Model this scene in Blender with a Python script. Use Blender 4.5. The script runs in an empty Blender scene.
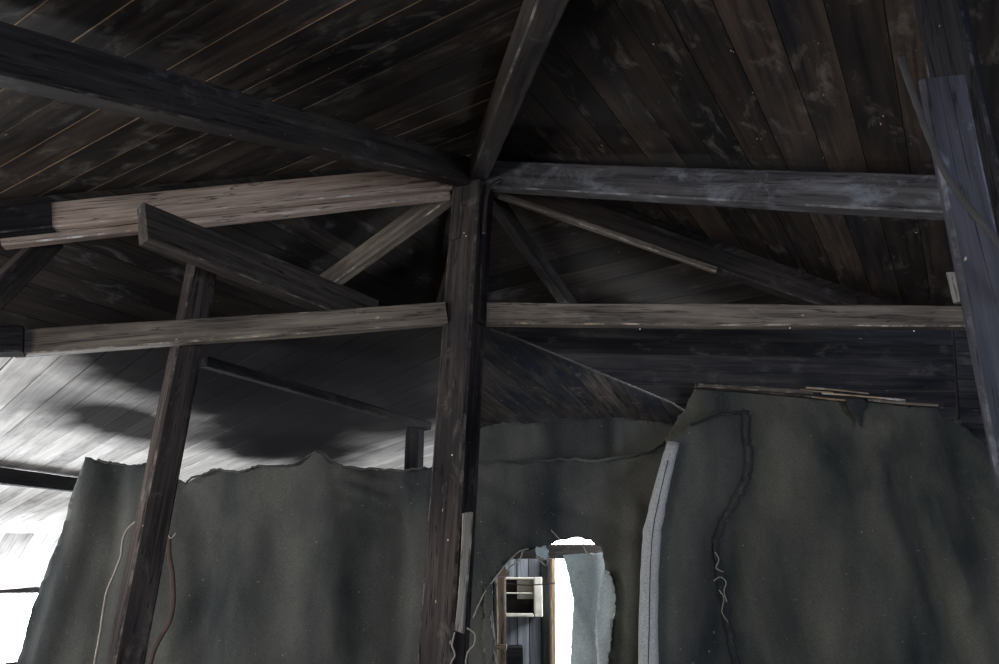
import bpy, bmesh, math, random
from mathutils import Vector, Matrix, noise
from mathutils.geometry import delaunay_2d_cdt
random.seed(7)
R = math.radians
scene = bpy.context.scene
col = scene.collection

# ---------------------------------------------------------------- camera
CAM = Vector((0, 0, 1.6)); PITCH = R(19.5); F = 720.0
cam = bpy.data.cameras.new('camera'); camo = bpy.data.objects.new('camera', cam)
col.objects.link(camo); scene.camera = camo
camo.location = CAM; camo.rotation_euler = (R(90) + PITCH, 0, 0)
cam.sensor_width = 36; cam.lens = F / 999 * 36; cam.clip_start = .02; cam.clip_end = 200
cp, sp = math.cos(PITCH), math.sin(PITCH)

def ray(x, y):
    u = 332 - y
    v = Vector((x - 499.5, F * cp - u * sp, F * sp + u * cp))
    return v / v.y
def at(x, y, Y): return CAM + ray(x, y) * Y
def on_plane(x, y, p, n):
    r = ray(x, y); return CAM + r * ((p - CAM).dot(n) / r.dot(n))
def azv(a): return Vector((math.sin(R(a)), math.cos(R(a)), 0))

# ---------------------------------------------------------------- materials
def newmat(name):
    m = bpy.data.materials.new(name); m.use_nodes = True
    nt = m.node_tree; nt.nodes.clear()
    o = nt.nodes.new('ShaderNodeOutputMaterial'); b = nt.nodes.new('ShaderNodeBsdfPrincipled')
    nt.links.new(b.outputs[0], o.inputs[0])
    return m, nt, b
def N(nt, t, **kw):
    n = nt.nodes.new(t)
    for k, v in kw.items():
        if k in n.inputs: n.inputs[k].default_value = v
        else: setattr(n, k, v)
    return n
def ramp(nt, src, stops):
    r = nt.nodes.new('ShaderNodeValToRGB'); e = r.color_ramp.elements
    while len(e) < len(stops): e.new(.5)
    for i, (p, c) in enumerate(stops):
        e[i].position = p; e[i].color = (c, c, c, 1) if isinstance(c, (int, float)) else (*c, 1)
    nt.links.new(src, r.inputs[0]); return r.outputs[0]
def mix(nt, a, b, f, mode='MIX'):
    m = nt.nodes.new('ShaderNodeMix'); m.data_type = 'RGBA'; m.blend_type = mode
    for v, i in ((f, 0), (a, 6), (b, 7)):
        if hasattr(v, 'links') or hasattr(v, 'is_linked'): nt.links.new(v, m.inputs[i])
        elif i == 0: m.inputs[0].default_value = v
        else: m.inputs[i].default_value = (*v, 1)
    return m.outputs[2]

def wood(name, light, dark, soot=.5, soot_shade_col=(.005, .006, .009), rough=.55, uv=False,
         scuff=.0, scuff_col=(.12, .12, .13), grain=1.0, spec=.5, soot_scale=1.6, shade_spots=(), chips=.7):
    m, nt, b = newmat(name); L = nt.links.new
    tc = N(nt, 'ShaderNodeTexCoord'); oi = N(nt, 'ShaderNodeObjectInfo')
    src = tc.outputs['UV'] if uv else tc.outputs['Object']
    off = N(nt, 'ShaderNodeVectorMath', operation='SCALE'); off.inputs[0].default_value = (17, 9, 31)
    L(oi.outputs['Random'], off.inputs['Scale'])
    add = N(nt, 'ShaderNodeVectorMath', operation='ADD'); L(src, add.inputs[0]); L(off.outputs[0], add.inputs[1])
    mp = N(nt, 'ShaderNodeMapping'); mp.inputs['Scale'].default_value = (1.3, 26, 26); L(add.outputs[0], mp.inputs[0])
    g = N(nt, 'ShaderNodeTexNoise', Scale=1.6 * grain, Detail=6.0, Roughness=.62, Distortion=.35); L(mp.outputs[0], g.inputs['Vector'])
    mp2 = N(nt, 'ShaderNodeMapping'); mp2.inputs['Scale'].default_value = (.75, 2.4, 2.4); L(add.outputs[0], mp2.inputs[0])
    s = N(nt, 'ShaderNodeTexNoise', Scale=soot_scale, Detail=5.0, Roughness=.6, Distortion=.2); L(mp2.outputs[0], s.inputs['Vector'])
    gf = ramp(nt, g.outputs[0], [(.33, 0), (.66, 1)])
    c = mix(nt, dark, light, gf)
    sf = ramp(nt, s.outputs[0], [(max(0, .62 - soot * .5), 0), (min(1, .92 - soot * .5), 1)])
    inv = N(nt, 'ShaderNodeMath', operation='MULTIPLY'); L(sf, inv.inputs[0]); inv.inputs[1].default_value = .9
    c = mix(nt, c, soot_shade_col, inv.outputs[0])
    if uv:
        at_ = N(nt, 'ShaderNodeAttribute', attribute_name='tone')
        c = mix(nt, c, at_.outputs['Color'], 1.0, 'MULTIPLY')
    else:
        ea = N(nt, 'ShaderNodeAttribute', attribute_name='edge')
        en = N(nt, 'ShaderNodeTexNoise', Scale=9.0, Detail=5.0, Roughness=.7); L(add.outputs[0], en.inputs['Vector'])
        ef = mix(nt, (0, 0, 0), ramp(nt, en.outputs[0], [(.50, 0), (.68, .8)]), ea.outputs['Color'])
        c = mix(nt, c, tuple(min(.5, v * 2.4 + .015) for v in light), ef)
        # drying cracks
        km = N(nt, 'ShaderNodeMapping'); km.inputs['Scale'].default_value = (1.1, 34, 34); L(add.outputs[0], km.inputs[0])
        kn = N(nt, 'ShaderNodeTexNoise', Scale=1.0, Detail=3.0, Roughness=.6, Distortion=.6); L(km.outputs[0], kn.inputs['Vector'])
        c = mix(nt, c, (.004, .004, .005), ramp(nt, kn.outputs[0], [(.485, 0), (.497, .8), (.503, .8), (.515, 0)]))
    if scuff > 0:
        mp3 = N(nt, 'ShaderNodeMapping'); mp3.inputs['Scale'].default_value = (3.2, 6, 6); L(add.outputs[0], mp3.inputs[0])
        q = N(nt, 'ShaderNodeTexNoise', Scale=1.6, Detail=8.0, Roughness=.72, Distortion=.5); L(mp3.outputs[0], q.inputs['Vector'])
        qf = ramp(nt, q.outputs[0], [(.6 - .05 * scuff, 0), (.8 - .05 * scuff, .75)])
        c = mix(nt, c, scuff_col, qf)
    if chips:
        cm = N(nt, 'ShaderNodeMapping'); cm.inputs['Scale'].default_value = (22, 55, 55); L(add.outputs[0], cm.inputs[0])
        cn = N(nt, 'ShaderNodeTexNoise', Scale=1.0, Detail=2.0, Roughness=.5); L(cm.outputs[0], cn.inputs['Vector'])
        c = mix(nt, c, (.42, .33, .25), ramp(nt, cn.outputs[0], [(.755, 0), (.785, chips)]))
    for ctr, rad in shade_spots:  # soft shade painted into the board colour as dark spots
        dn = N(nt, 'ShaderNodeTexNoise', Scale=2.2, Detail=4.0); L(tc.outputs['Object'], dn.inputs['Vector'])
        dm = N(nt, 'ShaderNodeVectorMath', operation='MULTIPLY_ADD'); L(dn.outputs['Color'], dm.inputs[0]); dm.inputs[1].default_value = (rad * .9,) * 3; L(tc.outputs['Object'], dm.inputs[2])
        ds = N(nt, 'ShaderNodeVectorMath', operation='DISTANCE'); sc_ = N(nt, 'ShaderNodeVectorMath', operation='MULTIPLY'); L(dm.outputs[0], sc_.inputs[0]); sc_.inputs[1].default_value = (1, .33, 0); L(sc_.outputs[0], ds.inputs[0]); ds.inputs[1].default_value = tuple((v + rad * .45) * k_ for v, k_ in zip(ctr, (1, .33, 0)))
        c = mix(nt, c, soot_shade_col, ramp(nt, ds.outputs['Value'], [(rad * .45, .95), (min(1, rad * 1.1), 0)]))
    L(c, b.inputs['Base Color'])
    rr = N(nt, 'ShaderNodeMapRange'); L(g.outputs[0], rr.inputs[0]); rr.inputs[3].default_value = rough - .1; rr.inputs[4].default_value = rough + .15
    L(rr.outputs[0], b.inputs['Roughness']); b.inputs['Specular IOR Level'].default_value = spec * .3
    bp = N(nt, 'ShaderNodeBump', Strength=.35, Distance=.004); L(g.outputs[0], bp.inputs['Height']); L(bp.outputs[0], b.inputs['Normal'])
    return m

def felt(name, base, dark, stain=(.05, .045, .035), scale=1.0, trans=0.0, rough=.95):
    m, nt, b = newmat(name); L = nt.links.new
    tc = N(nt, 'ShaderNodeTexCoord')
    mp = N(nt, 'ShaderNodeMapping'); mp.inputs['Scale'].default_value = (1.5, 1.5, .6); L(tc.outputs['Object'], mp.inputs[0])
    a = N(nt, 'ShaderNodeTexNoise', Scale=1.5 * scale, Detail=8.0, Roughness=.52, Distortion=.2); L(mp.outputs[0], a.inputs['Vector'])
    f = ramp(nt, a.outputs[0], [(.36, 0), (.64, 1)])
    c = mix(nt, dark, base, f)
    d = N(nt, 'ShaderNodeTexNoise', Scale=7.0, Detail=6.0, Roughness=.7, Distortion=1.0); L(tc.outputs['Object'], d.inputs['Vector'])
    c = mix(nt, c, stain, ramp(nt, d.outputs[0], [(.60, 0), (.80, .55)]))
    w = N(nt, 'ShaderNodeTexNoise', Scale=170.0, Detail=3.0, Roughness=.7); L(tc.outputs['Object'], w.inputs['Vector'])
    c = mix(nt, c, ramp(nt, w.outputs[0], [(.3, .55), (.7, 1.3)]), .8, 'MULTIPLY')
    sp_ = N(nt, 'ShaderNodeTexNoise', Scale=60.0, Detail=1.0); L(tc.outputs['Object'], sp_.inputs['Vector'])
    c = mix(nt, c, (.16, .15, .12), ramp(nt, sp_.outputs[0], [(.76, 0), (.79, .8)]))
    L(c, b.inputs['Base Color']); b.inputs['Roughness'].default_value = rough; b.inputs['Specular IOR Level'].default_value = .05
    b.inputs['Sheen Weight'].default_value = .1
    if trans:
        tb = N(nt, 'ShaderNodeBsdfTranslucent'); L(c, tb.inputs[0]); ms = N(nt, 'ShaderNodeMixShader'); ms.inputs[0].default_value = trans
        L(b.outputs[0], ms.inputs[1]); L(tb.outputs[0], ms.inputs[2]); L(ms.outputs[0], nt.nodes['Material Output'].inputs[0])
    bp = N(nt, 'ShaderNodeBump', Strength=.5, Distance=.004)
    ad = N(nt, 'ShaderNodeMath', operation='ADD'); L(w.outputs[0], ad.inputs[0]); L(d.outputs[0], ad.inputs[1])
    L(ad.outputs[0], bp.inputs['Height']); L(bp.outputs[0], b.inputs['Normal'])
    return m

def plain(name, c, rough=.8, metallic=0, bump=.0):
    m, nt, b = newmat(name)
    n = N(nt, 'ShaderNodeTexNoise', Scale=22.0, Detail=5.0); tc = N(nt, 'ShaderNodeTexCoord'); nt.links.new(tc.outputs['Object'], n.inputs['Vector'])
    cc = mix(nt, tuple(x * .55 for x in c), tuple(min(1, x * 1.35) for x in c), n.outputs[0])
    nt.links.new(cc, b.inputs['Base Color']); b.inputs['Roughness'].default_value = rough; b.inputs['Specular IOR Level'].default_value = .15; b.inputs['Metallic'].default_value = metallic
    return m
def glow(name, c, s):
    m = bpy.data.materials.new(name); m.use_nodes = True; nt = m.node_tree; nt.nodes.clear()
    o = nt.nodes.new('ShaderNodeOutputMaterial'); e = nt.nodes.new('ShaderNodeEmission')
    e.inputs[0].default_value = (*c, 1); e.inputs[1].default_value = s; nt.links.new(e.outputs[0], o.inputs[0]); return m

M = {}
M['roof_front'] = wood('sooty_roof_boards', (.060, .044, .033), (.014, .011, .010), .50, uv=True, scuff=1.3, scuff_col=(.13, .115, .10), rough=.6, soot_shade_col=(.004,.005,.007))
M['roof_right'] = wood('brown_sooty_roof_boards', (.044, .030, .022), (.011, .009, .008), .52, uv=True, scuff=1.0, scuff_col=(.11, .095, .08), rough=.6, soot_shade_col=(.004,.005,.007))
M['roof_back'] = wood('dark_roof_boards', (.040, .032, .027), (.014, .012, .011), .42, uv=True, scuff=.7, rough=.6, soot_shade_col=(.006,.006,.007))
M['low_ceiling_dark'] = wood('sooty_low_ceiling_boards', (.026, .022, .019), (.007, .006, .006), .55, uv=True, scuff=.3, scuff_col=(.05, .045, .04), rough=.8, spec=0, soot_shade_col=(.004,.005,.007))
M['bare_groove'] = plain('bare_pine_groove', (.34, .23, .14), .8)
M['dark_groove'] = plain('sooty_groove', (.02, .018, .016), .9)
M['mid_groove'] = plain('dusty_groove', (.10, .085, .07), .9)
M['beam_dark'] = wood('sooty_beam', (.050, .040, .033), (.018, .015, .014), .35, scuff=.6, scuff_col=(.10, .10, .10), rough=.6)
M['beam_black'] = wood('black_beam', (.026, .023, .022), (.008, .008, .009), .4, scuff=.5, scuff_col=(.07, .065, .06), rough=.8, spec=.1)
M['beam_pale'] = wood('pale_worn_beam', (.36, .285, .235), (.17, .125, .10), .33, soot_shade_col=(.045, .04, .037), rough=.65)
M['beam_mid'] = wood('brown_grey_beam', (.20, .165, .13), (.065, .052, .042), .42, soot_shade_col=(.02, .018, .018), scuff=.6, scuff_col=(.24, .21, .17), rough=.6)
M['beam_blue'] = wood('scuffed_beam', (.060, .055, .055), (.022, .021, .023), .33, scuff=1.6, scuff_col=(.14, .15, .17), rough=.45)
M['post_wood'] = wood('post_wood', (.068, .056, .050), (.024, .021, .020), .38, scuff=.7, scuff_col=(.15, .13, .115), rough=.8, spec=0)
M['post_right'] = wood('bluish_post_wood', (.050, .048, .056), (.022, .021, .026), .30, scuff=.9, scuff_col=(.17, .20, .23), rough=.55)
M['bulkhead'] = wood('bulkhead_boards', (.045, .040, .038), (.012, .012, .014), .38, uv=True, scuff=.7, scuff_col=(.11, .10, .09), rough=.4)
M['grey_wood'] = wood('grey_weathered_wood', (.20, .185, .165), (.08, .073, .066), .3, soot_shade_col=(.05, .045, .04), rough=.75)
M['plank_blue'] = wood('grey_blue_planks', (.17, .18, .20), (.05, .055, .062), .25, uv=True, soot_shade_col=(.02, .02, .022), rough=.6)
M['joist_wood'] = wood('sooty_joist', (.060, .050, .043), (.022, .019, .017), .35, scuff=.5, scuff_col=(.12, .11, .10), rough=.8, spec=.2)
M['lath'] = wood('chalky_lath', (.50, .49, .48), (.28, .27, .27), .18, soot_shade_col=(.10, .10, .10), rough=.85, scuff=.0)
M['splinter'] = wood('splintered_pine', (.40, .30, .20), (.20, .13, .085), .30, soot_shade_col=(.05, .04, .03), rough=.8)
M['cream'] = plain('cream_paint', (.62, .58, .50), .6)
M['felt'] = felt('sooty_felt', (.074, .073, .064), (.018, .021, .022))
M['felt_dark'] = felt('dark_felt', (.030, .031, .031), (.012, .014, .016))
M['felt_right'] = felt('olive_grey_felt', (.088, .084, .068), (.018, .022, .022), stain=(.10, .07, .05))
M['chalk'] = felt('chalky_canvas', (.36, .355, .34), (.17, .17, .165), stain=(.08, .08, .08))
M['felt_grey'] = felt('grey_felt', (.60, .63, .63), (.34, .38, .39), trans=.45)
M['metal'] = plain('rusty_iron', (.06, .05, .045), .45, .8)
M['nail'] = plain('pale_nail', (.5, .45, .38), .5)
M['cord'] = plain('dusty_cord', (.20, .18, .15), .9)
M['cord_dark'] = plain('dark_cord', (.032, .03, .03), .9)
M['strap'] = plain('red_brown_strap', (.045, .030, .026), .8)
M['floor'] = wood('floor_boards', (.34, .30, .26), (.20, .17, .14), .15, uv=True)
M['wall'] = wood('wall_boards', (.07, .06, .055), (.03, .027, .025), .3, uv=True)

# ---------------------------------------------------------------- helpers
def link(o, parent=None):
    col.objects.link(o)
    if parent:
        o.parent = parent; o.matrix_parent_inverse = parent.matrix_world.inverted()
    return o
def tag(o, label=None, cat=None, group=None, kind=None):
    if label: o['label'] = label
    if cat: o['category'] = cat
    if group: o['group'] = group
    if kind: o['kind'] = kind
    return o
def mesh_obj(name, bm, mats, parent=None, matrix=None, smooth=False):
    me = bpy.data.meshes.new(name); bm.to_mesh(me); bm.free()
    for m in (mats if isinstance(mats, (list, tuple)) else [mats]): me.materials.append(M[m])
    if smooth: me.polygons.foreach_set('use_smooth', [True] * len(me.polygons))
    o = bpy.data.objects.new(name, me)
    if matrix is not None: o.matrix_world = matrix
    col.objects.link(o)
    if parent:
        bpy.context.view_layer.update()
        o.parent = parent; o.matrix_parent_inverse = parent.matrix_world.inverted()
    return o

def frame(A, B, up=Vector((0, 0, 1))):
    x = (B - A).normalized()
    if abs(x.dot(up)) > .999: up = Vector((0, -1, 0))
    y = up.cross(x).normalized(); z = x.cross(y)
    m = Matrix((x, y, z)).transposed().to_4x4(); m.translation = A
    return m

def beam(name, A, B, w, h, mat, parent=None, up=Vector((0, 0, 1)), wob=.004, cut0=0, cut1=0, bev=.006, taper=1.0, point=0):
    """squared timber from A to B; w across, h along `up`; cut0/cut1 skew the ends; worn, slightly wavy edges"""
    A = Vector(A); B = Vector(B); L = (B - A).length
    bm = bmesh.new(); n = max(2, int(L / .07)); rings = []; el = bm.loops.layers.float_color.new('edge')
    sd = random.random() * 100
    b = bev
    prof = [(-w/2 + b, -h/2), (w/2 - b, -h/2), (w/2, -h/2 + b), (w/2, h/2 - b), (w/2 - b, h/2), (-w/2 + b, h/2), (-w/2, h/2 - b), (-w/2, -h/2 + b)]
    for i in range(n + 1):
        t = i / n; r = []
        k = 1 + (taper - 1) * t
        for j, (y, z) in enumerate(prof):
            x = L * t + (cut0 * z * (1 - t)) + (cut1 * z * t)
            q = Vector((x * 2.3 + sd, y * 30, z * 30))
            nv = noise.noise_vector(q) * wob
            bow = Vector((0, math.sin(t * 3.1 + sd) * .004, math.sin(t * 2.3 + sd * 2) * .004))
            r.append(bm.verts.new(Vector((x, y * k, z * k)) + nv + bow))
        rings.append(r)
    for i in range(n):
        for j in range(8):
            a, c = rings[i], rings[i + 1]; k = (j + 1) % 8
            f = bm.faces.new((a[j], c[j], c[k], a[k])); e_ = 1.0 if j in (1, 3, 5, 7) else 0.0
            for l in f.loops: l[el] = (e_, e_, e_, 1)
    if point:
        for r, s in ((rings[0], -1),):
            zmax = max(v.co.z for v in r)
            tip = [v for v in r if v.co.z > zmax - .03]
            for v in tip: v.co.x += point
    bm.faces.new(rings[0]); bm.faces.new(list(reversed(rings[-1])))
    bmesh.ops.recalc_face_normals(bm, faces=bm.faces)
    return mesh_obj(name, bm, mat, parent, frame(A, B, up))

def box(name, c, size, mat, parent=None, rot=0, bev=.004):
    bm = bmesh.new(); bmesh.ops.create_cube(bm, size=1, matrix=Matrix.Diagonal((*size, 1)))
    bmesh.ops.bevel(bm, geom=bm.edges[:], offset=min(bev, min(size) * .3), segments=1, affect='EDGES')
    return mesh_obj(name, bm, mat, parent, Matrix.Translation(c) @ Matrix.Rotation(rot, 4, 'Z'))

def tube(name, pts, rad, mat, parent=None, sub=6, sides=6, jitter=0, flat=None):
    pts = [Vector(p) for p in pts]; P = []
    for i in range(len(pts) - 1):
        p0 = pts[max(i - 1, 0)]; p1 = pts[i]; p2 = pts[i + 1]; p3 = pts[min(i + 2, len(pts) - 1)]
        for k in range(sub):
            t = k / sub
            P.append(.5 * ((2 * p1) + (p2 - p0) * t + (2 * p0 - 5 * p1 + 4 * p2 - p3) * t * t + (3 * p1 - p0 - 3 * p2 + p3) * t ** 3))
    P.append(pts[-1]); org = P[0].copy(); bm = bmesh.new(); rings = []
    for i, p in enumerate(P):
        d = (P[min(i + 1, len(P) - 1)] - P[max(i - 1, 0)]).normalized()
        a = d.cross(Vector((0, 1, .01))).normalized(); b_ = d.cross(a)
        j = Vector((random.uniform(-1, 1), 0, random.uniform(-1, 1))) * jitter
        ra, rb = (rad, rad) if flat is None else flat
        rings.append([bm.verts.new(p - org + j + a * math.cos(k * 2 * math.pi / sides) * ra + b_ * math.sin(k * 2 * math.pi / sides) * rb) for k in range(sides)])
    for i in range(len(rings) - 1):
        for k in range(sides):
            bm.faces.new((rings[i][k], rings[i][(k + 1) % sides], rings[i + 1][(k + 1) % sides], rings[i + 1][k]))
    bm.faces.new(rings[0]); bm.faces.new(rings[-1]); bmesh.ops.recalc_face_normals(bm, faces=bm.faces)
    return mesh_obj(name, bm, mat, parent, Matrix.Translation(org), smooth=True)

def clip(poly, v0, v1):
    for s, lim in ((1, v0), (-1, -v1)):
        out = []
        for i in range(len(poly)):
            a, b = poly[i], poly[(i + 1) % len(poly)]
            da, db = s * a[1] - lim, s * b[1] - lim
            if da >= 0: out.append(a)
            if (da >= 0) != (db >= 0):
                t = da / (da - db); out.append((a[0] + (b[0] - a[0]) * t, a[1] + (b[1] - a[1]) * t))
        poly = out
        if len(poly) < 3: return []
    return poly
def planks(name, poly, u, n, width, mats, gap=.004, depth=.006, tones=(.6, 1.25), phase=0, back=.03):
    """boards running along u on the plane of poly (n points to the viewer's side); board edges show a recessed backing"""
    u = u.normalized(); n = n.normalized(); u = (u - n * u.dot(n)).normalized(); v = n.cross(u).normalized(); o = Vector(poly[0])
    p2 = [((Vector(p) - o).dot(u), (Vector(p) - o).dot(v)) for p in poly]
    bm = bmesh.new(); uvl = bm.loops.layers.uv.new('UVMap'); tl = bm.loops.layers.float_color.new('tone')
    vmin = min(p[1] for p in p2); vmax = max(p[1] for p in p2)
    k = 0; vv = vmin - phase * width
    while vv < vmax:
        wv = width * random.uniform(.94, 1.06)
        c = clip(p2, vv + gap * random.uniform(.2, .9), vv + wv - gap * random.uniform(.1, .6))
        if c:
            dz = random.uniform(-.0015, .0015); tone = random.uniform(*tones); ou, ov = random.random() * 40, random.random() * 9
            f = bm.faces.new([bm.verts.new(o + u * a + v * b + n * dz) for a, b in c])
            f.normal_update()
            if f.normal.dot(n) < 0: f.normal_flip()
            fs = [f]
            low = [bm.verts.new(vt.co - n * (depth + .004)) for vt in f.verts]
            tv = list(f.verts); m_ = len(tv)
            for i in range(m_):
                fs.append(bm.faces.new((tv[i], low[i], low[(i + 1) % m_], tv[(i + 1) % m_])))
            for ff in fs:
                for l in ff.loops:
                    q = l.vert.co - o
                    l[uvl].uv = (q.dot(u) + ou, q.dot(v) + ov); l[tl] = (tone, tone, tone, 1)
        vv += wv; k += 1
    bk = [bm.verts.new(o + u * a + v * b - n * depth) for a, b in p2]
    bk2 = [bm.verts.new(o + u * a + v * b - n * (depth + back)) for a, b in p2]
    f = bm.faces.new(bk); f.normal_update(); f.material_index = 1
    if f.normal.dot(n) < 0: f.normal_flip()
    f2 = bm.faces.new(bk2); f2.material_index = 2
    for i in range(len(bk)):
        g = bm.faces.new((bk[i], bk[(i + 1) % len(bk)], bk2[(i + 1) % len(bk)], bk2[i])); g.material_index = 2
    return mesh_obj(name, bm, list(mats) + ['dark_groove'])

def interp(cv, x):
    if x <= cv[0][0]: return cv[0][1]
    for (a, b), (c, d) in zip(cv, cv[1:]):
        if x <= c: return b + (d - b) * (x - a) / (c - a)
    return cv[-1][1]
def sheet(name, outline, Y0, mat, hole=None, folds=(), wav=.012, slope=0, step=.03, thick=.006, parent=None, ragged=.006, waves=9, seed=0):
    """hanging felt: outline given in image points, laid in an upright plane at distance Y0 (slope = change of Y per m of x), pleated"""
    nrm = Vector((slope, -1, 0)).normalized(); p0 = Vector((0, Y0, 1.6)); ux = Vector((1, slope, 0)).normalized()
    def loc(x, y):
        if y == 'F':
            q = on_plane(x, 664, p0, nrm); q = Vector((q.x, q.y, .01))
        else: q = on_plane(x, y, p0, nrm)
        return ((q - p0).dot(ux), q.z)
    def dens(ol):
        L = [loc(*p) for p in ol]; out = []
        for i in range(len(L)):
            a, b = Vector(L[i]), Vector(L[(i + 1) % len(L)]); m_ = max(1, int((b - a).length / (step * .7)))
            for k in range(m_):
                q = a.lerp(b, k / m_); r_ = ragged if k or True else 0
                out.append(q + Vector((noise.noise(Vector((q.x * 60, q.y * 60, seed))), noise.noise(Vector((q.x * 60, q.y * 60, seed + 9))))) * r_ * 1.6)
        return out
    O = dens(outline); H = dens(hole) if hole else []
    verts = O + H; edges = [(i, (i + 1) % len(O)) for i in range(len(O))]
    edges += [(len(O) + i, len(O) + (i + 1) % len(H)) for i in range(len(H))]
    def inside(q, P):
        c = False
        for i in range(len(P)):
            a, b = P[i], P[i - 1]
            if (a.y > q.y) != (b.y > q.y) and q.x < (b.x - a.x) * (q.y - a.y) / (b.y - a.y) + a.x: c = not c
        return c
    x0, x1 = min(v.x for v in O), max(v.x for v in O); z0, z1 = min(v.y for v in O), max(v.y for v in O)
    zs = z0
    while zs < z1:
        st = step if zs > 1.2 else step * 2.5
        xx = x0
        while xx < x1:
            q = Vector((xx + random.uniform(-.2, .2) * step, zs + random.uniform(-.2, .2) * step))
            if inside(q, O) and not (H and inside(q, H)): verts.append(q)
            xx += step
        zs += st
    V, _, Fc, *_ = delaunay_2d_cdt(verts, edges, [], 0, 1e-5)
    fl = []
    for pts, amp, wd in folds:
        fl.append(([Vector(loc(*p)) for p in pts], amp, wd))
    bm = bmesh.new(); bv = []
    for q in V:
        x, z = q.x, q.y
        wx = noise.noise(Vector((x * .9, z * .5, seed))) * 1.2
        d = math.sin((x + wx * .25) * waves + seed) * wav * (.4 + .6 * noise.noise(Vector((x * 1.3, z * .9, seed + 3))))
        d += noise.noise(Vector((x * 4, z * 2.2, seed + 5))) * wav * .9 + noise.noise(Vector((x * 13, z * 9, seed))) * wav * .22
        for P, amp, wd in fl:
            best = 9
            for a, b in zip(P, P[1:]):
                ab = b - a; t = max(0, min(1, (q - a).dot(ab) / ab.length_squared)); best = min(best, (q - a - ab * t).length)
            d += amp * math.exp(-(best / wd) ** 2)
        bv.append(bm.verts.new(ux * x + nrm * d + Vector((0, 0, z - 1.6))))
    for f in Fc:
        c = sum((V[i] for i in f), Vector((0, 0))) / len(f)
        if not inside(c, O) or (H and inside(c, H)): continue
        try:
            g = bm.faces.new([bv[i] for i in f]); g.normal_update()
            if g.normal.dot(nrm) < 0: g.normal_flip()
        except ValueError: pass
    for v in [v for v in bm.verts if not v.link_faces]: bm.verts.remove(v)
    o = mesh_obj(name, bm, mat, parent, Matrix.Translation(p0), smooth=True)
    s = o.modifiers.new('thickness', 'SOLIDIFY'); s.thickness = thick; s.offset = -1
    return o

def nails(parent, pts, r=.004):
    for p in pts:
        bm = bmesh.new(); bmesh.ops.create_icosphere(bm, subdivisions=1, radius=r)
        mesh_obj('nail', bm, 'nail', parent, Matrix.Translation(p))

# ---------------------------------------------------------------- pyramid roof
K = .36
P = Vector((-.12, 3.1, 3.52))          # where all the rafters meet, on the centre post
AP = P + Vector((0, 0, .112))
RD = {'F1': 32, 'F2': 302, 'F3': 122, 'F4': 212}
def face_pt(a, d, s):                  # d down the slope, s sideways
    v = azv(a); w = azv(a + 90); q = AP + v * d + w * s; q.z = AP.z - K * d; return q
for key, mat, grv, dmax, wid, tones, ph in (('F4', 'roof_front', 'bare_groove', 3.6, .138, (.55, 1.3), .3), ('F3', 'roof_right', 'mid_groove', 3.4, .142, (.55, 1.3), .1),
                              ('F2', 'roof_back', 'mid_groove', 2.5, .125, (.7, 1.3), 0), ('F1', 'roof_back', 'mid_groove', 1.75, .13, (.7, 1.3), .5)):
    a = RD[key]
    n = -(azv(a) * K + Vector((0, 0, 1)))
    poly = [AP.copy(), face_pt(a, dmax, -dmax), face_pt(a, dmax, dmax)]
    if key == 'F1': poly = [AP.copy(), face_pt(a, 1.25, -1.25), face_pt(a, 1.25, .3), face_pt(a, 1.8, 1.8)]
    if key == 'F2': poly = [AP.copy(), face_pt(a, 3.6, -3.6), face_pt(a, 3.6, -3.0), face_pt(a, dmax, .5), face_pt(a, 1.3, 1.3)]
    o = planks('ceiling', poly, azv(a + 90), n, wid, [mat, grv], gap=.0065 if key == 'F4' else .004, depth=.002 if key == 'F4' else .004, tones=tones, phase=ph)
    tag(o, kind='structure')

def down(az, t, k=K):                  # point on the rafter centre line
    q = P + azv(az) * t; q.z = P.z - k * t; return q
KH = K / math.sqrt(2)
# L : common rafter running down towards the near left
o = beam('rafter', down(212, .08), down(212, 3.1), .075, .135, 'beam_dark')
tag(o, 'long sooty rafter rising from the upper left corner to the centre post', 'rafter')
# H : hip coming overhead
o = beam('hip_rafter', P + (azv(171) * .1) + Vector((0, 0, -.02)), P + azv(171) * 3.4 + Vector((0, 0, -KH * 3.4)), .085, .13, 'beam_dark')
tag(o, 'dark hip rafter running from the centre post up to the top edge overhead', 'rafter')
# R : common rafter to the right
o = beam('rafter', down(122, .09), down(122, 1.95, .375), .07, .135, 'beam_blue')
tag(o, 'blue-black scuffed rafter running right from the post top to the leaning right post', 'rafter')
# pale hip
hp = beam('hip_rafter', down(257, .10, KH), down(257, 1.82, KH), .055, .118, 'beam_pale')
tag(hp, 'pale brown worn hip rafter running left from the centre post above the tie beam', 'rafter')
bt = beam('lower_batten', down(257, .12, KH) + Vector((-.01, .04, -.076)), down(257, 1.98, KH) + Vector((-.01, .04, -.076)), .05, .035, 'beam_pale', hp)
o = beam('timber_end', down(257, 1.80, KH) + Vector((0, -.005, 0)), down(257, 2.3, KH) + Vector((0, -.005, 0)), .062, .122, 'beam_black')
tag(o, 'short black timber butting the pale rafter at the left edge', 'timber')
# long right hip
hr = beam('hip_rafter', down(77, .11, KH) + Vector((0, 0, -.01)), down(77, 2.05, KH) + Vector((0, 0, -.01)), .06, .12, 'beam_dark')
tag(hr, 'reddish dark hip rafter slanting down right from the post to the right tie beam', 'rafter')
beam('lower_batten', down(77, .12, KH) + Vector((0, -.035, -.088)), down(77, 1.25, KH) + Vector((0, -.035, -.084)), .03, .03, 'beam_mid', hr)
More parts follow.
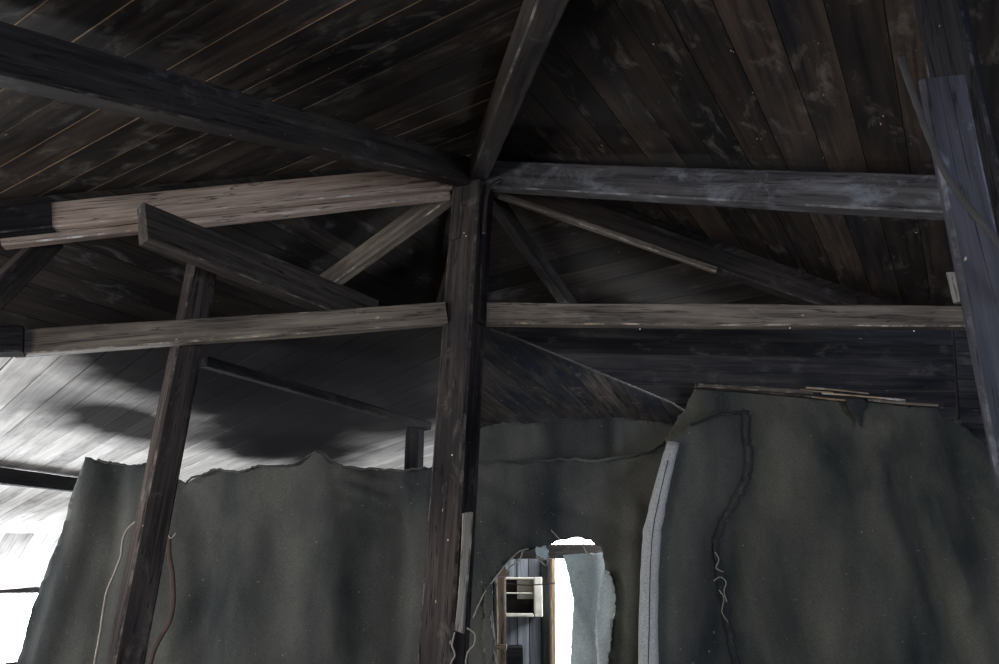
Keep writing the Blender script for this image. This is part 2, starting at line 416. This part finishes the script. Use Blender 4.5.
# F1 rafter, F2 rafter
o = beam('rafter', down(32, .10) + Vector((0.02, 0, -.01)), down(32, 1.45), .055, .1, 'beam_dark')
tag(o, 'short dark rafter dropping steeply just right of the centre post', 'rafter')
o = beam('rafter', down(302, .09), down(302, 1.0), .06, .11, 'beam_mid')
tag(o, 'short grey-brown rafter slanting down left of the centre post', 'rafter')

o = beam('hip_rafter', down(-13, .16, KH), down(-13, 1.75, KH), .06, .10, 'beam_dark')
tag(o, 'dark hip rafter dropping away directly behind the centre post', 'rafter')

# ---------------------------------------------------------------- posts
top = P + Vector((-.005, 0, .06))
bot = Vector((-.275, 3.05, 0)); 
upv = azv(212 - 8)
cpst = beam('post', bot, top, .15, .15, 'post_wood', up=azv(206), wob=.003, bev=.01)
tag(cpst, 'square dark brown centre post rising from the floor to the meeting rafters', 'post')
d_ = (top - bot).normalized()
r90 = azv(206).cross(d_)
s0 = bot + d_ * 2.72
beam('side_cleat', s0 + azv(116) * .085, bot + d_ * 3.5 + azv(116) * .085, .075, .03, 'beam_black', cpst, up=azv(116))
beam('front_cleat', bot + d_ * 3.14 + azv(206) * .08 + azv(116) * -.035, bot + d_ * 3.54 + azv(206) * .08 + azv(116) * -.035, .06, .02, 'post_wood', cpst, up=azv(206))
# strap iron on the right face
q = at(489, 196, 2.98)
tube('iron_bracket', [at(501, 180, 2.97), at(491, 186, 2.97), at(487, 197, 2.975), at(485, 216, 2.985), at(484, 234, 2.99)], .004, 'metal', cpst, flat=(.009, .004))
nails(cpst, [at(464, 233, 2.975), at(466, 236, 2.975), at(452, 455, 2.95), at(448, 540, 2.94), at(459, 610, 2.93)], .004)

lb = at(118, 700, 2.77); lt = at(202, 262, 2.91)
ld = (lt - lb).normalized(); lb = lb - ld * (lb.z / ld.z)
lp = beam('left_post', lb, lt, .105, .105, 'post_wood', up=azv(228), wob=.003, bev=.008)
lp.name = 'post'
tag(lp, 'slim brown post behind the left tie beam, standing in front of the felt', 'post')
beam('side_batten', at(194, 366, 2.86), at(187, 432, 2.86), .018, .016, 'grey_wood', lp)

rt = at(925, -60, 1.33); rb_ = at(1010, 440, 1.60)
rd = (rt - rb_).normalized(); rb0 = rb_ - rd * (rb_.z / rd.z)
rt = at(929, -40, 1.22); rl = at(1000, 300, 1.27)
rd = (rt - rl).normalized(); rb0 = rl - rd * (rl.z / rd.z)
rp = beam('post', rb0, rt + rd * .05, .075, .085, 'beam_black', up=azv(135))
tag(rp, 'near-black leaning post at the right edge with a lapped board and cord', 'post')

# ---------------------------------------------------------------- tie beams
tl0, tl1 = at(445, 313.5, 3.05), at(14, 345, 2.62)
tie = beam('tie_beam', tl0, tl1, .06, .098, 'beam_mid'); 
tag(tie, 'left tie beam with pale worn face running from the centre post to the left edge', 'beam')
o = beam('timber_end', at(24, 342, 2.60), at(-60, 344, 2.5), .075, .105, 'beam_black')
tag(o, 'black timber block capping the left tie beam at the left edge', 'timber')
tr0, tr1 = at(479, 315, 3.10), at(1170, 320.5, 3.185)
tier = beam('tie_beam', tr0, tr1, .06, .105, 'beam_mid')
tag(tier, 'right tie beam, level grey-brown timber from the centre post to the right post', 'beam')
nails(tier, [at(x, y, 3.06) for x, y in ((640, 329), (790, 328), (914, 331))], .004)

# diagonal dark beam with a cut end
o = beam('joist', at(138, 224, 2.47), at(372, 316, 3.25), .085, .145, 'joist_wood', cut0=-.5, point=.025)
tag(o, 'black diagonal joist with a chamfered end crossing in front of the pale rafter', 'beam')
# brace in the far left
o = beam('brace', at(52, 240, 2.86), at(-40, 330, 2.6), .06, .10, 'beam_dark')
tag(o, 'dark brace slanting down left from the pale rafter at the left edge', 'brace')
# strut to the small post
st0, st1 = at(204, 362, 2.98), at(428, 427, 4.26)
o = beam('plate', st0, st1, .05, .045, 'beam_black')
tag(o, 'thin black timber running under the grey ceiling from the left post to the stub post', 'beam')
sbp = at(415, 428, 4.25)
o = beam('stub_post', Vector((sbp.x, sbp.y, 0)), sbp, .085, .085, 'beam_black', up=azv(200))
tag(o, 'short black post showing between the felt top and the thin timber', 'post')

# lapped board + rope on the right post
fv = azv(195)
beam('lapped_board', at(1067, 700, 1.22), at(943, 80, 1.16), .02, .078, 'post_right', rp, up=azv(100))
tag(tube('cord', [at(901, 58, 1.145), at(905, 72, 1.124), at(918, 108, 1.117), at(930, 140, 1.113), at(945, 172, 1.109), at(965, 202, 1.109), at(985, 226, 1.109), at(1004, 250, 1.109), at(1040, 300, 1.117)], .006, 'cord_dark', jitter=.0007),
    'dark twisted cord hanging across the board on the right post', 'cord')
o = beam('timber_end', at(950, 262, 3.0), at(962, 302, 3.02), .05, .05, 'grey_wood')
tag(o, 'small pale timber stub on the right tie beam beside the right post', 'timber')

# ---------------------------------------------------------------- lower ceilings beyond the tie beams
A = at(445, 326, 3.15); B = at(20, 352, 2.75)
bd = Vector((math.sin(R(-45)) * math.cos(R(-4.5)), math.cos(R(-45)) * math.cos(R(-4.5)), math.sin(R(-4.5))))
nL = (B - A).cross(bd).normalized()
if nL.z > 0: nL = -nL
def LP(x, y): return on_plane(x, y, A, nL)
tdir = (B - A).normalized()
M['low_ceiling'] = wood('grey_ceiling_boards', (.66, .64, .62), (.46, .44, .42), .18, uv=True, rough=.85, spec=0, soot_shade_col=(.014, .013, .014),
    shade_spots=[(LP(x, y), rd_) for x, y, rd_ in ((128, 425, .36), (178, 375, .42), (255, 362, .62), (285, 425, .62), (305, 450, .5), (250, 446, .35), (370, 400, .8), (430, 370, .8))])  # painted shade on the ceiling above the felt wall
near_r = A - tdir * .06
poly = [near_r, A + tdir * 3.2, LP(-420, 470), LP(-160, 531), LP(120, 531), LP(478, 452), LP(478, 430)]
poly = [near_r, LP(20, 352), LP(-200, 365), LP(-500, 470), LP(-260, 533), LP(130, 533), LP(440, 475)]
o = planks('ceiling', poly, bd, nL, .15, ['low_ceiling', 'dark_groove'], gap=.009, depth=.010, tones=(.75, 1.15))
tag(o, kind='structure')
A2 = at(488, 328, 4.03); nR = (at(760, 326, 4.1) - A2).cross(at(600, 412, 6.0) - A2).normalized()
if nR.z > 0: nR = -nR
def RP(x, y): return on_plane(x, y, A2, nR)
rdv = RP(556, 395) - RP(520, 362)
poly = [RP(395, 325), RP(395, 440), RP(500, 455), RP(760, 435), RP(760, 327)]
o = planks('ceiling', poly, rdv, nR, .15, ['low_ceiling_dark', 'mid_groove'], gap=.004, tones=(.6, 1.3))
tag(o, kind='structure')
# steep outer soffit down to the far window
e0, e1 = LP(-260, 533), LP(130, 533)
edir = Vector((e1.x - e0.x, e1.y - e0.y, 0)).normalized(); eout = Vector((-edir.y, edir.x, 0))
f0 = on_plane(-290, 613, e0 + eout * .9, eout); f1 = on_plane(140, 613, e0 + eout * .9, eout)
n2 = (e1 - e0).cross(f0 - e0).normalized()
if n2.z > 0: n2 = -n2
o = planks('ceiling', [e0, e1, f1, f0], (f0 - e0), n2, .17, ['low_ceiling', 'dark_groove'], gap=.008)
tag(o, kind='structure')
# purlin crossing the low ceiling at the left edge
o = beam('purlin', on_plane(-80, 468, A + nL * .07, nL), on_plane(84, 486, A + nL * .07, nL), .10, .10, 'beam_black')
tag(o, 'black purlin crossing the bright ceiling at the lower left edge', 'beam')

# bulkhead : level boards behind the right tie beam, slanted left end
bn = Vector((.03, -1, .0)).normalized(); b0 = at(800, 370, 3.92)
def BP(x, y): return on_plane(x, y, b0, bn)
o = planks('wall_bulkhead', [BP(490, 318), BP(950, 322), BP(953, 345), BP(957, 420), BP(700, 420), BP(672, 402), BP(596, 370), BP(517, 337), BP(490, 328)], BP(950, 357) - BP(660, 351), bn, .095, ['bulkhead', 'mid_groove'], gap=.003, depth=.005, tones=(.6, 1.3))
tag(o, kind='structure')
o = planks('wall_bulkhead', [BP(955, 322), BP(1090, 322), BP(1090, 460), BP(962, 440)], BP(1050, 362) - BP(960, 357), bn, .085, ['bulkhead', 'dark_groove'], gap=.003, tones=(1.1, 1.7))
tag(o, kind='structure')

# ---------------------------------------------------------------- felt wall
left = [(89, 458), (98, 460), (112, 463), (134, 466), (150, 464), (162, 470), (183, 483), (190, 479), (204, 474), (216, 469), (228, 471), (244, 471), (258, 466), (290, 465),
        (304, 459), (317, 452), (326, 456), (335, 463), (348, 467), (372, 469), (400, 470), (425, 468), (470, 466), (470, 'F'), (-20, 'F'), (15, 664), (24, 634), (33, 605), (41, 584), (52, 557), (62, 532), (68, 514), (70, 501), (77, 482), (84, 470)]
o = sheet('felt_curtain', left, 3.95, 'felt', wav=.022, waves=7, seed=2,
          folds=[([(92, 460), (84, 520), (60, 600), (40, 664)], .05, .07), ([(120, 470), (112, 560), (95, 664)], -.04, .06), ([(183, 483), (200, 520), (205, 664)], -.045, .09), ([(318, 454), (330, 520), (335, 640)], .03, .09),
                 ([(345, 470), (390, 484), (430, 480)], .03, .022), ([(345, 486), (390, 501), (430, 496)], .025, .02), ([(352, 505), (395, 516), (430, 510)], .015, .02), ([(250, 480), (240, 664)], .03, .12), ([(405, 500), (400, 664)], -.02, .06)])
tag(o, 'wide dark felt curtain left of the centre post, light showing above its wavy top', 'curtain')
o = sheet('felt_strip', [(470, 430), (483, 427), (507, 422), (540, 424), (565, 418), (588, 420), (612, 417), (640, 420), (664, 423), (684, 428), (684, 480), (470, 492)], 4.02, 'felt', wav=.014, seed=5,
          folds=[([(612, 420), (613, 452)], -.03, .02), ([(540, 424), (550, 460)], .02, .05)])
tag(o, 'narrow felt strip along the top of the middle wall under the dark boards', 'felt')
hole = [(604, 560), (600, 547), (590, 540), (575, 538), (560, 540), (548, 545), (536, 549), (520, 553), (508, 562), (496, 575), (487, 588), (484, 600), (488, 625), (492, 650), (497, 664), (498, 700), (500, 760), (612, 760), (608, 700), (607, 664), (610, 640), (616, 610), (613, 588), (606, 574)]
mid = [(462, 466), (490, 462), (520, 463), (560, 459), (600, 460), (640, 454), (656, 448), (668, 438), (700, 440), (700, 'F'), (462, 'F')]
midc = sheet('felt_curtain', mid, 3.90, 'felt', hole=hole, wav=.016, seed=8, waves=6, ragged=.008,
          folds=[([(480, 466), (560, 463), (655, 450)], .022, .018), ([(476, 475), (520, 500), (575, 505)], -.022, .05), ([(500, 520), (535, 545)], -.02, .05), ([(668, 438), (610, 480), (560, 500)], .018, .03),
                 ([(636, 510), (630, 664)], .03, .05), ([(560, 500), (660, 545)], -.015, .05)])
tag(midc, 'middle felt curtain with a torn arched hole showing a bright window', 'curtain')
right = [(697, 386), (720, 385), (750, 389), (800, 392), (815, 398), (835, 400), (848, 404), (853, 413), (862, 409), (870, 401), (905, 407), (937, 408), (946, 416), (958, 420), (975, 436), (990, 450), (1010, 458), (1100, 470), (1100, 'F'), (655, 'F'), (655, 664), (660, 560), (667, 445), (668, 437), (677, 422), (686, 408)]
rc = sheet('felt_curtain', right, 3.72, 'felt_right', wav=.02, seed=12, waves=4,
          folds=[([(760, 470), (800, 560), (810, 664)], -.03, .10), ([(830, 420), (900, 425)], .02, .04), ([(697, 388), (684, 415), (671, 440)], -.05, .06), ([(885, 430), (880, 500), (905, 560), (940, 664)], .035, .05), ([(862, 430), (850, 664)], -.02, .05), ([(900, 470), (925, 560), (970, 664)], -.05, .045),
                 ([(950, 420), (958, 470), (990, 560), (1010, 664)], -.05, .05), ([(975, 450), (999, 470)], .03, .03), ([(970, 500), (999, 520)], .03, .03), ([(930, 500), (965, 600)], .04, .04), ([(780, 440), (775, 664)], .02, .12)])
tag(rc, 'big olive-grey felt curtain on the right hanging under the splintered batten', 'curtain')
flap = [(672, 440), (682, 430), (700, 421), (722, 414), (742, 410), (748, 412), (750, 425), (748, 440), (751, 455), (750, 472), (745, 486), (738, 500), (730, 514), (720, 530), (717, 548), (720, 566), (722, 584), (727, 606), (731, 630), (738, 664), (742, 700), (742, 'F'), (640, 'F'), (640, 664), (643, 580), (655, 510), (664, 460)]
fp = sheet('felt_flap', flap, 3.60, 'felt', wav=.014, seed=15, waves=7, ragged=.012,
           folds=[([(700, 425), (705, 520)], .02, .05), ([(748, 415), (749, 470), (718, 540), (722, 590), (738, 664)], -.028, .03), ([(690, 520), (690, 660)], .03, .08)])
tag(fp, 'torn felt flap with a ragged dark right edge overlapping the big right curtain', 'felt')
tube('torn_hem', [at(x, y, 3.925) for x, y in left[:22] if y != 'F' and x > 95], .006, 'felt', bpy.data.objects['felt_curtain'], sub=7, jitter=.004)
tube('torn_hem', [at(x, y, 3.87) for x, y in mid[:8]], .008, 'felt', midc, sub=8, jitter=.005)
# dangling threads at the flap tear
def thread(pts, Y, r, mat='cord', par=None, name='loose_thread'):
    return tube(name, [at(x, y, Y) for x, y in pts], r, mat, par, sub=4, sides=5, jitter=.0008)
thread([(715, 552), (719, 560), (716, 568), (724, 572)], 3.54, .003, par=fp)
thread([(714, 581), (720, 577), (726, 582), (724, 592), (727, 602)], 3.54, .003, par=fp)
thread([(719, 590), (724, 598), (722, 612), (728, 622)], 3.54, .0025, par=fp)
tube('torn_hem', [at(x, y, 3.56) for x, y in ((690, 426), (718, 415), (745, 411), (749, 418), (750, 440), (752, 462), (747, 484), (737, 503), (726, 522), (718, 545), (721, 566), (724, 588), (729, 610), (734, 640), (740, 668))], .008, 'felt_dark', fp, sub=8, jitter=.007)
# torn tongues under the batten
tg = sheet('felt_tatter', [(846, 399), (866, 401), (868, 408), (863, 414), (861, 428), (857, 420), (851, 414)], 3.66, 'felt_dark', wav=.006, seed=3, ragged=.008)
tag(tg, 'small black torn tongue of felt hanging below the splintered batten', 'felt')

# chalky strip
def strip(name, L, Rr, Y, mat, thick=.012):
    bm = bmesh.new(); org = at(L[0][0], L[0][1], Y); rows = []
    pl = [(at(*a, Y), at(*b, Y)) for a, b in zip(L, Rr)]
    out = []
    for (a, b), (c, d) in zip(pl, pl[1:]):
        for k in range(6): out.append((a.lerp(c, k / 6), b.lerp(d, k / 6)))
    out.append(pl[-1])
    for a, b in out:
        row = []
        for k in range(5):
            q = a.lerp(b, k / 4) + Vector((noise.noise(a * 25) * .004, -.006 * math.sin(k / 4 * math.pi) + noise.noise((a + Vector((k, 0, 0))) * 14) * .004, 0))
            row.append(bm.verts.new(q - org))
        rows.append(row)
    for r0, r1 in zip(rows, rows[1:]):
        for k in range(4): bm.faces.new((r0[k], r0[k + 1], r1[k + 1], r1[k]))
    bmesh.ops.recalc_face_normals(bm, faces=bm.faces)
    o = mesh_obj(name, bm, mat, None, Matrix.Translation(org), smooth=True)
    s = o.modifiers.new('thickness', 'SOLIDIFY'); s.thickness = thick; s.offset = 0
    return o
sL = [(667, 441), (656, 480), (643, 530), (640, 580), (638, 664), (638, 760)]; sR = [(679, 443), (670, 482), (661, 530), (658, 580), (658, 664), (659, 760)]
cs = strip('seam_strip', sL, sR, 3.50, 'chalk', .01)
tag(cs, 'chalky grey strip curving down the seam between middle and right felts', 'strip')
thread([(668, 460), (661, 490), (653, 530), (650, 580), (649, 640), (648, 670)], 3.488, .0022, 'cord_dark', cs, 'seam_cord')
nails(cs, [at(x, y, 3.49) for x, y in ((671, 452), (664, 486), (655, 512), (650, 553), (648, 600), (647, 640))], .004)

# splintered batten on top of the right curtain
sb = beam('batten', at(695, 386, 3.70), at(942, 404, 3.72), .035, .035, 'beam_dark', wob=.010)
tag(sb, 'splintered pine batten along the top of the big right felt curtain', 'batten')
for x0_, y0_, x1_, y1_, h_, mt in ((699, 384, 812, 392, .020, 'beam_mid'), (806, 389, 868, 393, .012, 'splinter'), (822, 393, 905, 400, .013, 'splinter'), (812, 397, 850, 400, .007, 'splinter'), (868, 399, 938, 405, .012, 'beam_mid'), (800, 390, 832, 392, .006, 'splinter')):
    beam('split_face', at(x0_, y0_, 3.672), at(x1_, y1_, 3.668), .012, h_, mt, sb, wob=.010)

# grey batten beside the centre post, with strings
gb = beam('batten', at(460, 632, 2.89), at(467, 514, 2.92), .036, .014, 'grey_wood', up=Vector((0, -1, 0)), wob=.012)
tag(gb, 'short weathered grey batten nailed to the right face of the centre post', 'batten')
for i, (pts, lab) in enumerate((([(467, 628), (475, 634), (474, 645), (468, 652), (466, 664), (468, 680)], 'looped pale string hanging from the grey batten beside the post'),
                  ([(455, 632), (452, 645), (455, 655), (451, 664), (452, 685)], 'thin string hanging left below the grey batten beside the post'))):
    tag(thread(pts, 2.88, .0035, name='string'), lab, 'string')

# strings and strap near the left post
tag(thread([(138, 520), (127, 530), (122, 545), (121, 556), (115, 572), (106, 595), (101, 628), (98, 645), (94, 668), (92, 700)], 3.82, .006, name='string'), 'thin dusty string hanging down left of the left post', 'string')
sp1 = tube('strap', [at(x, y, 3.80) for x, y in ((169, 536), (169, 556), (172, 572), (173, 590), (173, 604), (169, 622), (161, 636), (154, 650), (150, 664))], .01, 'strap', sub=5, sides=6, flat=(.013, .004))
tag(sp1, 'frayed red-brown strap hanging on the felt right of the left post', 'strap')
thread([(176, 533), (171, 538), (168, 534)], 3.79, .004, par=sp1)

# ---------------------------------------------------------------- room behind the hole
wp = Vector((0, 5.5, 1.6)); wn = Vector((0, -1, 0))
def W(x, y, Y=5.5): return at(x, y, Y)
def flatpoly(px): return [on_plane(x, y, wp, wn) for x, y in px]
o = planks('wall_back', flatpoly([(380, 560), (552, 558), (552, 900), (380, 900)]), Vector((0, 0, 1)), wn, .085, ['plank_blue', 'dark_groove'], gap=.008, tones=(.5, 1.3))
tag(o, kind='structure')
o = planks('wall_back', flatpoly([(655, 500), (800, 500), (800, 900), (655, 900)]), Vector((0, 0, 1)), wn, .1, ['wall', 'dark_groove'])
tag(o, kind='structure')
M['pane'] = glow('bright_overcast_pane', (.93, .97, 1.0), 9.0)
win = box('window_1', W(606, 640, 5.62), (1, .01, 1), 'pane')
def pane(name, x0, x1, y0, y1, Y, mat, parent=None):
    a, b = at(x0, y0, Y), at(x1, y1, Y); a.z, b.z = max(a.z, b.z), min(a.z, b.z)
    bm = bmesh.new(); bmesh.ops.create_cube(bm, size=1, matrix=Matrix.Diagonal((abs(b.x - a.x), .012, a.z - b.z, 1)))
    return mesh_obj(name, bm, mat, parent, Matrix.Translation(((a.x + b.x) / 2, Y, (a.z + b.z) / 2)))
bpy.data.objects.remove(win)
win = pane('window_1', 551, 657, 528, 760, 5.58, 'pane'); tag(win, kind='structure')
beam('window_frame', W(553.5, 556, 5.46), W(553.5, 800, 5.46), .035, .05, 'splinter', win)
beam('window_frame', W(655, 530, 5.46), W(655, 800, 5.46), .05, .05, 'splinter', win)
beam('window_frame', W(545, 776, 5.46), W(660, 776, 5.46), .05, .05, 'splinter', win)
ln = beam('lintel', W(490, 553, 5.0), W(640, 551, 5.0), .1, .085, 'beam_dark')
tag(ln, 'dark lintel board across the top of the bright window seen through the hole', 'beam')
# wall cabinet
cb = bpy.data.objects.new('wall_box', None); cb.location = W(525, 596, 5.35); col.objects.link(cb)
tag(cb, 'open cream-edged wooden box with a shelf on the grey planks behind the hole', 'box')
bpy.context.view_layer.update()
Yb = 5.33
def pbox(name, x0, x1, y0, y1, Y, dep, mat, parent):
    a, b = at(x0, y0, Y), at(x1, y1, Y)
    return box(name, Vector(((a.x + b.x) / 2, Y + dep / 2, (a.z + b.z) / 2)), (abs(b.x - a.x), dep, abs(a.z - b.z)), mat, parent, bev=.006)
pbox('side_panel', 534, 543, 577, 617, Yb, .14, 'cream', cb)
pbox('side_panel', 500, 504, 577, 617, Yb, .14, 'cream', cb)
pbox('bottom_panel', 504, 534, 613.5, 617, Yb, .14, 'cream', cb)
pbox('top_panel', 504, 534, 577, 579.5, Yb, .14, 'cream', cb)
pbox('shelf', 504, 534, 592.5, 594, Yb + .01, .12, 'cream', cb)
pbox('back_panel', 504, 534, 579, 614, Yb + .12, .015, 'beam_dark', cb)
pbox('paper_lining', 517, 534, 580, 599, Yb + .105, .01, 'cream', cb)
ca, cb2 = at(498, 647, 5.1), at(523, 647, 5.1)
o = box('crate', Vector(((ca.x + cb2.x) / 2, 5.2, ca.z / 2)), (cb2.x - ca.x, .2, ca.z), 'beam_black'); tag(o, 'black box standing below the cream-edged wooden box, at the bottom of the hole', 'box')
tag(thread([(500, 583), (520, 585), (535, 585), (556, 583)], 5.0, .004, 'cord_dark', name='wire'), 'dark wire stretched across the front of the cream-edged box', 'wire')
# broken stud frame at the left of the hole
sfp = at(501, 572, 4.15)
sf = beam('broken_stud', Vector((sfp.x, sfp.y, 0)), sfp, .05, .05, 'splinter', wob=.01)
tag(sf, 'broken weathered wooden stud with cross pieces at the left side of the hole', 'stud')
beam('cross_piece', at(489, 575, 4.12), at(509, 574, 4.12), .03, .036, 'splinter', sf, wob=.008)
beam('cross_piece', at(490, 648, 4.12), at(507, 647, 4.12), .03, .03, 'splinter', sf, wob=.008)
beam('broken_lath', at(494, 660, 4.1), at(491, 585, 4.1), .02, .022, 'grey_wood', sf, wob=.014)
# grey felt hanging behind the hole
hf = sheet('felt_rag', [(563, 555), (572, 554), (600, 553), (625, 553), (625, 'F'), (571, 'F'), (570, 664), (572, 630), (573, 600), (569, 578)], 4.35, 'felt_grey', wav=.02, seed=21, waves=16, ragged=.004,
           folds=[([(598, 556), (600, 600), (598, 664)], -.04, .03), ([(575, 600), (590, 640), (595, 664)], .03, .02)])
tag(hf, 'pale grey cloth hanging behind the hole beside the bright window strip', 'cloth')
hg = sheet('felt_rag', [(604, 570), (610, 572), (614, 584), (616, 598), (613, 620), (611, 645), (608, 664), (606, 700), (600, 700), (598, 664), (596, 635), (597, 610), (600, 590)], 3.87, 'felt_grey', wav=.03, seed=23, waves=24, ragged=.006, step=.018)
tag(hg, 'folded-back grey felt edge at the right side of the hole', 'felt')
# threads round the hole
i = 0
for pts, lab in (([(529, 549), (520, 551), (510, 560), (500, 572), (492, 582), (484, 594), (478, 606), (473, 618)], 'long pale thread along the torn upper left edge of the hole'),
            ([(523, 551), (519, 560), (510, 567), (506, 573)], 'short thread looping inside the upper left of the hole'),
            ([(488, 586), (492, 592), (490, 610), (492, 630), (491, 645), (495, 655), (497, 668)], 'crinkled thread down the left edge of the hole'),
            ([(556, 546), (560, 541), (556, 535), (551, 530)], 'stray thread curling up from the top of the hole'),
            ([(541, 551), (543, 560), (536, 556), (546, 566), (549, 556)], 'knotted tuft of thread hanging at the top of the hole'),
            ([(583, 542), (586, 552), (592, 556)], 'short thread hanging in the upper right of the hole')):
    tag(thread(pts, 3.865, .0035, name='thread'), lab, 'thread')
tf = sheet('felt_tatter', [(536, 548), (546, 545), (549, 552), (547, 560), (541, 557), (536, 555)], 3.86, 'felt_grey', wav=.02, seed=31, step=.012, waves=30)
tag(tf, 'small pale scrap of felt at the top of the hole', 'felt')
tt = sheet('felt_tatter', [(484, 588), (492, 584), (493, 600), (490, 620), (494, 640), (493, 664), (486, 664), (482, 640), (484, 615)], 3.86, 'felt', wav=.02, seed=33, step=.014, waves=20, ragged=.01)
tag(tt, 'ragged strip of felt along the left edge of the hole', 'felt')

# ---------------------------------------------------------------- shell
def quad(name, pts, u, n, w, mats, **k):
    o = planks(name, [Vector(p) for p in pts], Vector(u), Vector(n), w, mats, **k); tag(o, kind='structure'); return o
quad('floor', [(-9, -5, 0), (5, -5, 0), (5, 11, 0), (-9, 11, 0)], (0, 1, 0), (0, 0, 1), .18, ['floor', 'dark_groove'])
M['pane_left'] = glow('bright_snowlight_pane', (.88, .94, 1.0), 30.0)
wc = (f0 + f1) / 2 + eout * .08; wc.z = 1.12; wl = (f1 - f0).length * .98; wh = 2 * (max(f0.z, f1.z) + .16 - wc.z)
wm = Matrix((edir, -eout, Vector((0, 0, 1)))).transposed().to_4x4(); wm.translation = wc
bm = bmesh.new(); bmesh.ops.create_cube(bm, size=1, matrix=Matrix.Diagonal((wl, .012, wh, 1)))
w2 = mesh_obj('window_2', bm, 'pane_left', None, wm); tag(w2, kind='structure')
for dx in (-.5, -.17, .17, .5):
    q = wc + edir * dx * wl - eout * .03; beam('window_frame', q - Vector((0, 0, wh / 2)), q + Vector((0, 0, wh / 2)), .06, .06, 'beam_dark', w2)
for dz in (-.5, .5):
    q = wc - eout * .03 + Vector((0, 0, dz * wh)); beam('window_frame', q - edir * wl / 2, q + edir * wl / 2, .06, .06, 'beam_dark', w2)
g0, g1 = f0 + eout * .12 - edir * .5, f1 + eout * .12 + edir * .2
quad('wall_far', [(g0.x, g0.y, 0), (g1.x, g1.y, 0), (g1.x, g1.y, wc.z - wh / 2), (g0.x, g0.y, wc.z - wh / 2)], (0, 0, 1), -eout, .16, ['wall', 'dark_groove'])
quad('wall_far', [(-4.5, 10.2, 0), (5, 10.2, 0), (5, 10.2, 3.6), (-4.5, 10.2, 3.6)], (0, 0, 1), (0, -1, 0), .16, ['wall', 'dark_groove'])
wb = wc
quad('wall_right', [(3.4, .8, 0), (3.4, 10, 0), (3.4, 10, 3.6), (3.4, .8, 3.6)], (0, 1, 0), (-1, 0, 0), .16, ['wall', 'dark_groove'])

# left wall, out of frame, with a window added to light the roof
XL = -4.7
for z0, z1, y0, y1 in ((0, .9, -3, 4.6), (2.2, 3.4, -3, 4.6), (.9, 2.2, -3, .2), (.9, 2.2, 2.6, 4.6)):
    quad('wall_left', [(XL, y0, z0), (XL, y1, z0), (XL, y1, z1), (XL, y0, z1)], (0, 0, 1), (1, 0, 0), .16, ['wall', 'dark_groove'])
w3 = beam('added_window', Vector((XL, .2, .9)), Vector((XL, 2.6, .9)), .08, .06, 'grey_wood'); tag(w3, kind='structure')
beam('window_frame', Vector((XL, .2, 2.2)), Vector((XL, 2.6, 2.2)), .08, .06, 'grey_wood', w3)  # top rail of the added window
beam('window_frame', Vector((XL, 1.4, .9)), Vector((XL, 1.4, 2.2)), .05, .06, 'grey_wood', w3)  # mullion of the added window

# ---------------------------------------------------------------- light
w = bpy.data.worlds.new('world'); scene.world = w; w.use_nodes = True
bg = w.node_tree.nodes['Background']; bg.inputs[0].default_value = (.52, .70, 1.0, 1); bg.inputs[1].default_value = .55
def area(name, loc, target, size, power, color, sy=None):
    l = bpy.data.lights.new(name, 'AREA'); l.energy = power; l.color = color; l.size = size
    if sy: l.shape = 'RECTANGLE'; l.size_y = sy
    o = bpy.data.objects.new(name, l); o.location = loc
    o.rotation_euler = (Vector(target) - Vector(loc)).to_track_quat('-Z', 'Y').to_euler(); col.objects.link(o); return o
area('assumed_light_left_back', (-4.5, 4.5, 1.1), (-2.7, 3.2, 2.5), 1.1, 130, (.90, .95, 1.0))  # assumed source left of the frame, brightens the low ceiling; no window built here
area('window_light_far', wc - eout * .14 + edir * .9, wc - eout * 2.0 + edir * .9 + Vector((0, 0, .7)), 2.4, 80, (.90, .95, 1.0), .9)
area('fill_light_left', (XL + .06, 1.4, 1.55), (-.5, 2.0, 2.3), 2.2, 170, (.95, .97, 1.0), 1.2)  # added fill light for the roof boards, set in the added opening
area('assumed_light_behind_left', (-3.0, -2.4, 1.5), (-.5, 3, 2.3), 1.8, 105, (1.0, .94, .87))  # assumed lamp behind the camera for the beams' left faces, no window modelled
area('fill_light_behind_right', (2.6, -1.8, 1.4), (1.0, 3.2, 2.6), 1.4, 85, (.70, .80, 1.0))  # added fill for the centre post's right face and the right felt
area('fill_light_back_room', (1.6, 4.75, 2.3), (.1, 5.5, 1.7), .6, 90, (.90, .95, 1.0))  # added fill to brighten the planks behind the hole

for names, g in ((('rafter', 'hip_rafter'), 'rafters meeting at the head of the centre post'), (('tie_beam',), 'tie beams joined to the centre post'), (('timber_end',), 'short timber ends at the edges'),
                 (('felt_curtain',), 'felt curtains of the partition'), (('thread',), 'threads round the torn hole'), (('string',), 'strings hanging on the felt'), (('felt_rag',), 'grey cloths in the torn hole'), (('felt_tatter',), 'torn felt scraps'), (('batten',), 'loose battens by the felt wall')):
    for o in scene.objects:
        if o.parent is None and o.get('label') and o.name.split('.')[0] in names: o['group'] = g
for o in scene.objects:
    if o.parent is None and o.get('category') == 'post' and o.name.startswith('post'): o['group'] = 'standing posts'
vs = scene.view_settings; vs.view_transform = 'Standard'; vs.look = 'None'; vs.exposure = .25; vs.gamma = 1; vs.use_curve_mapping = False
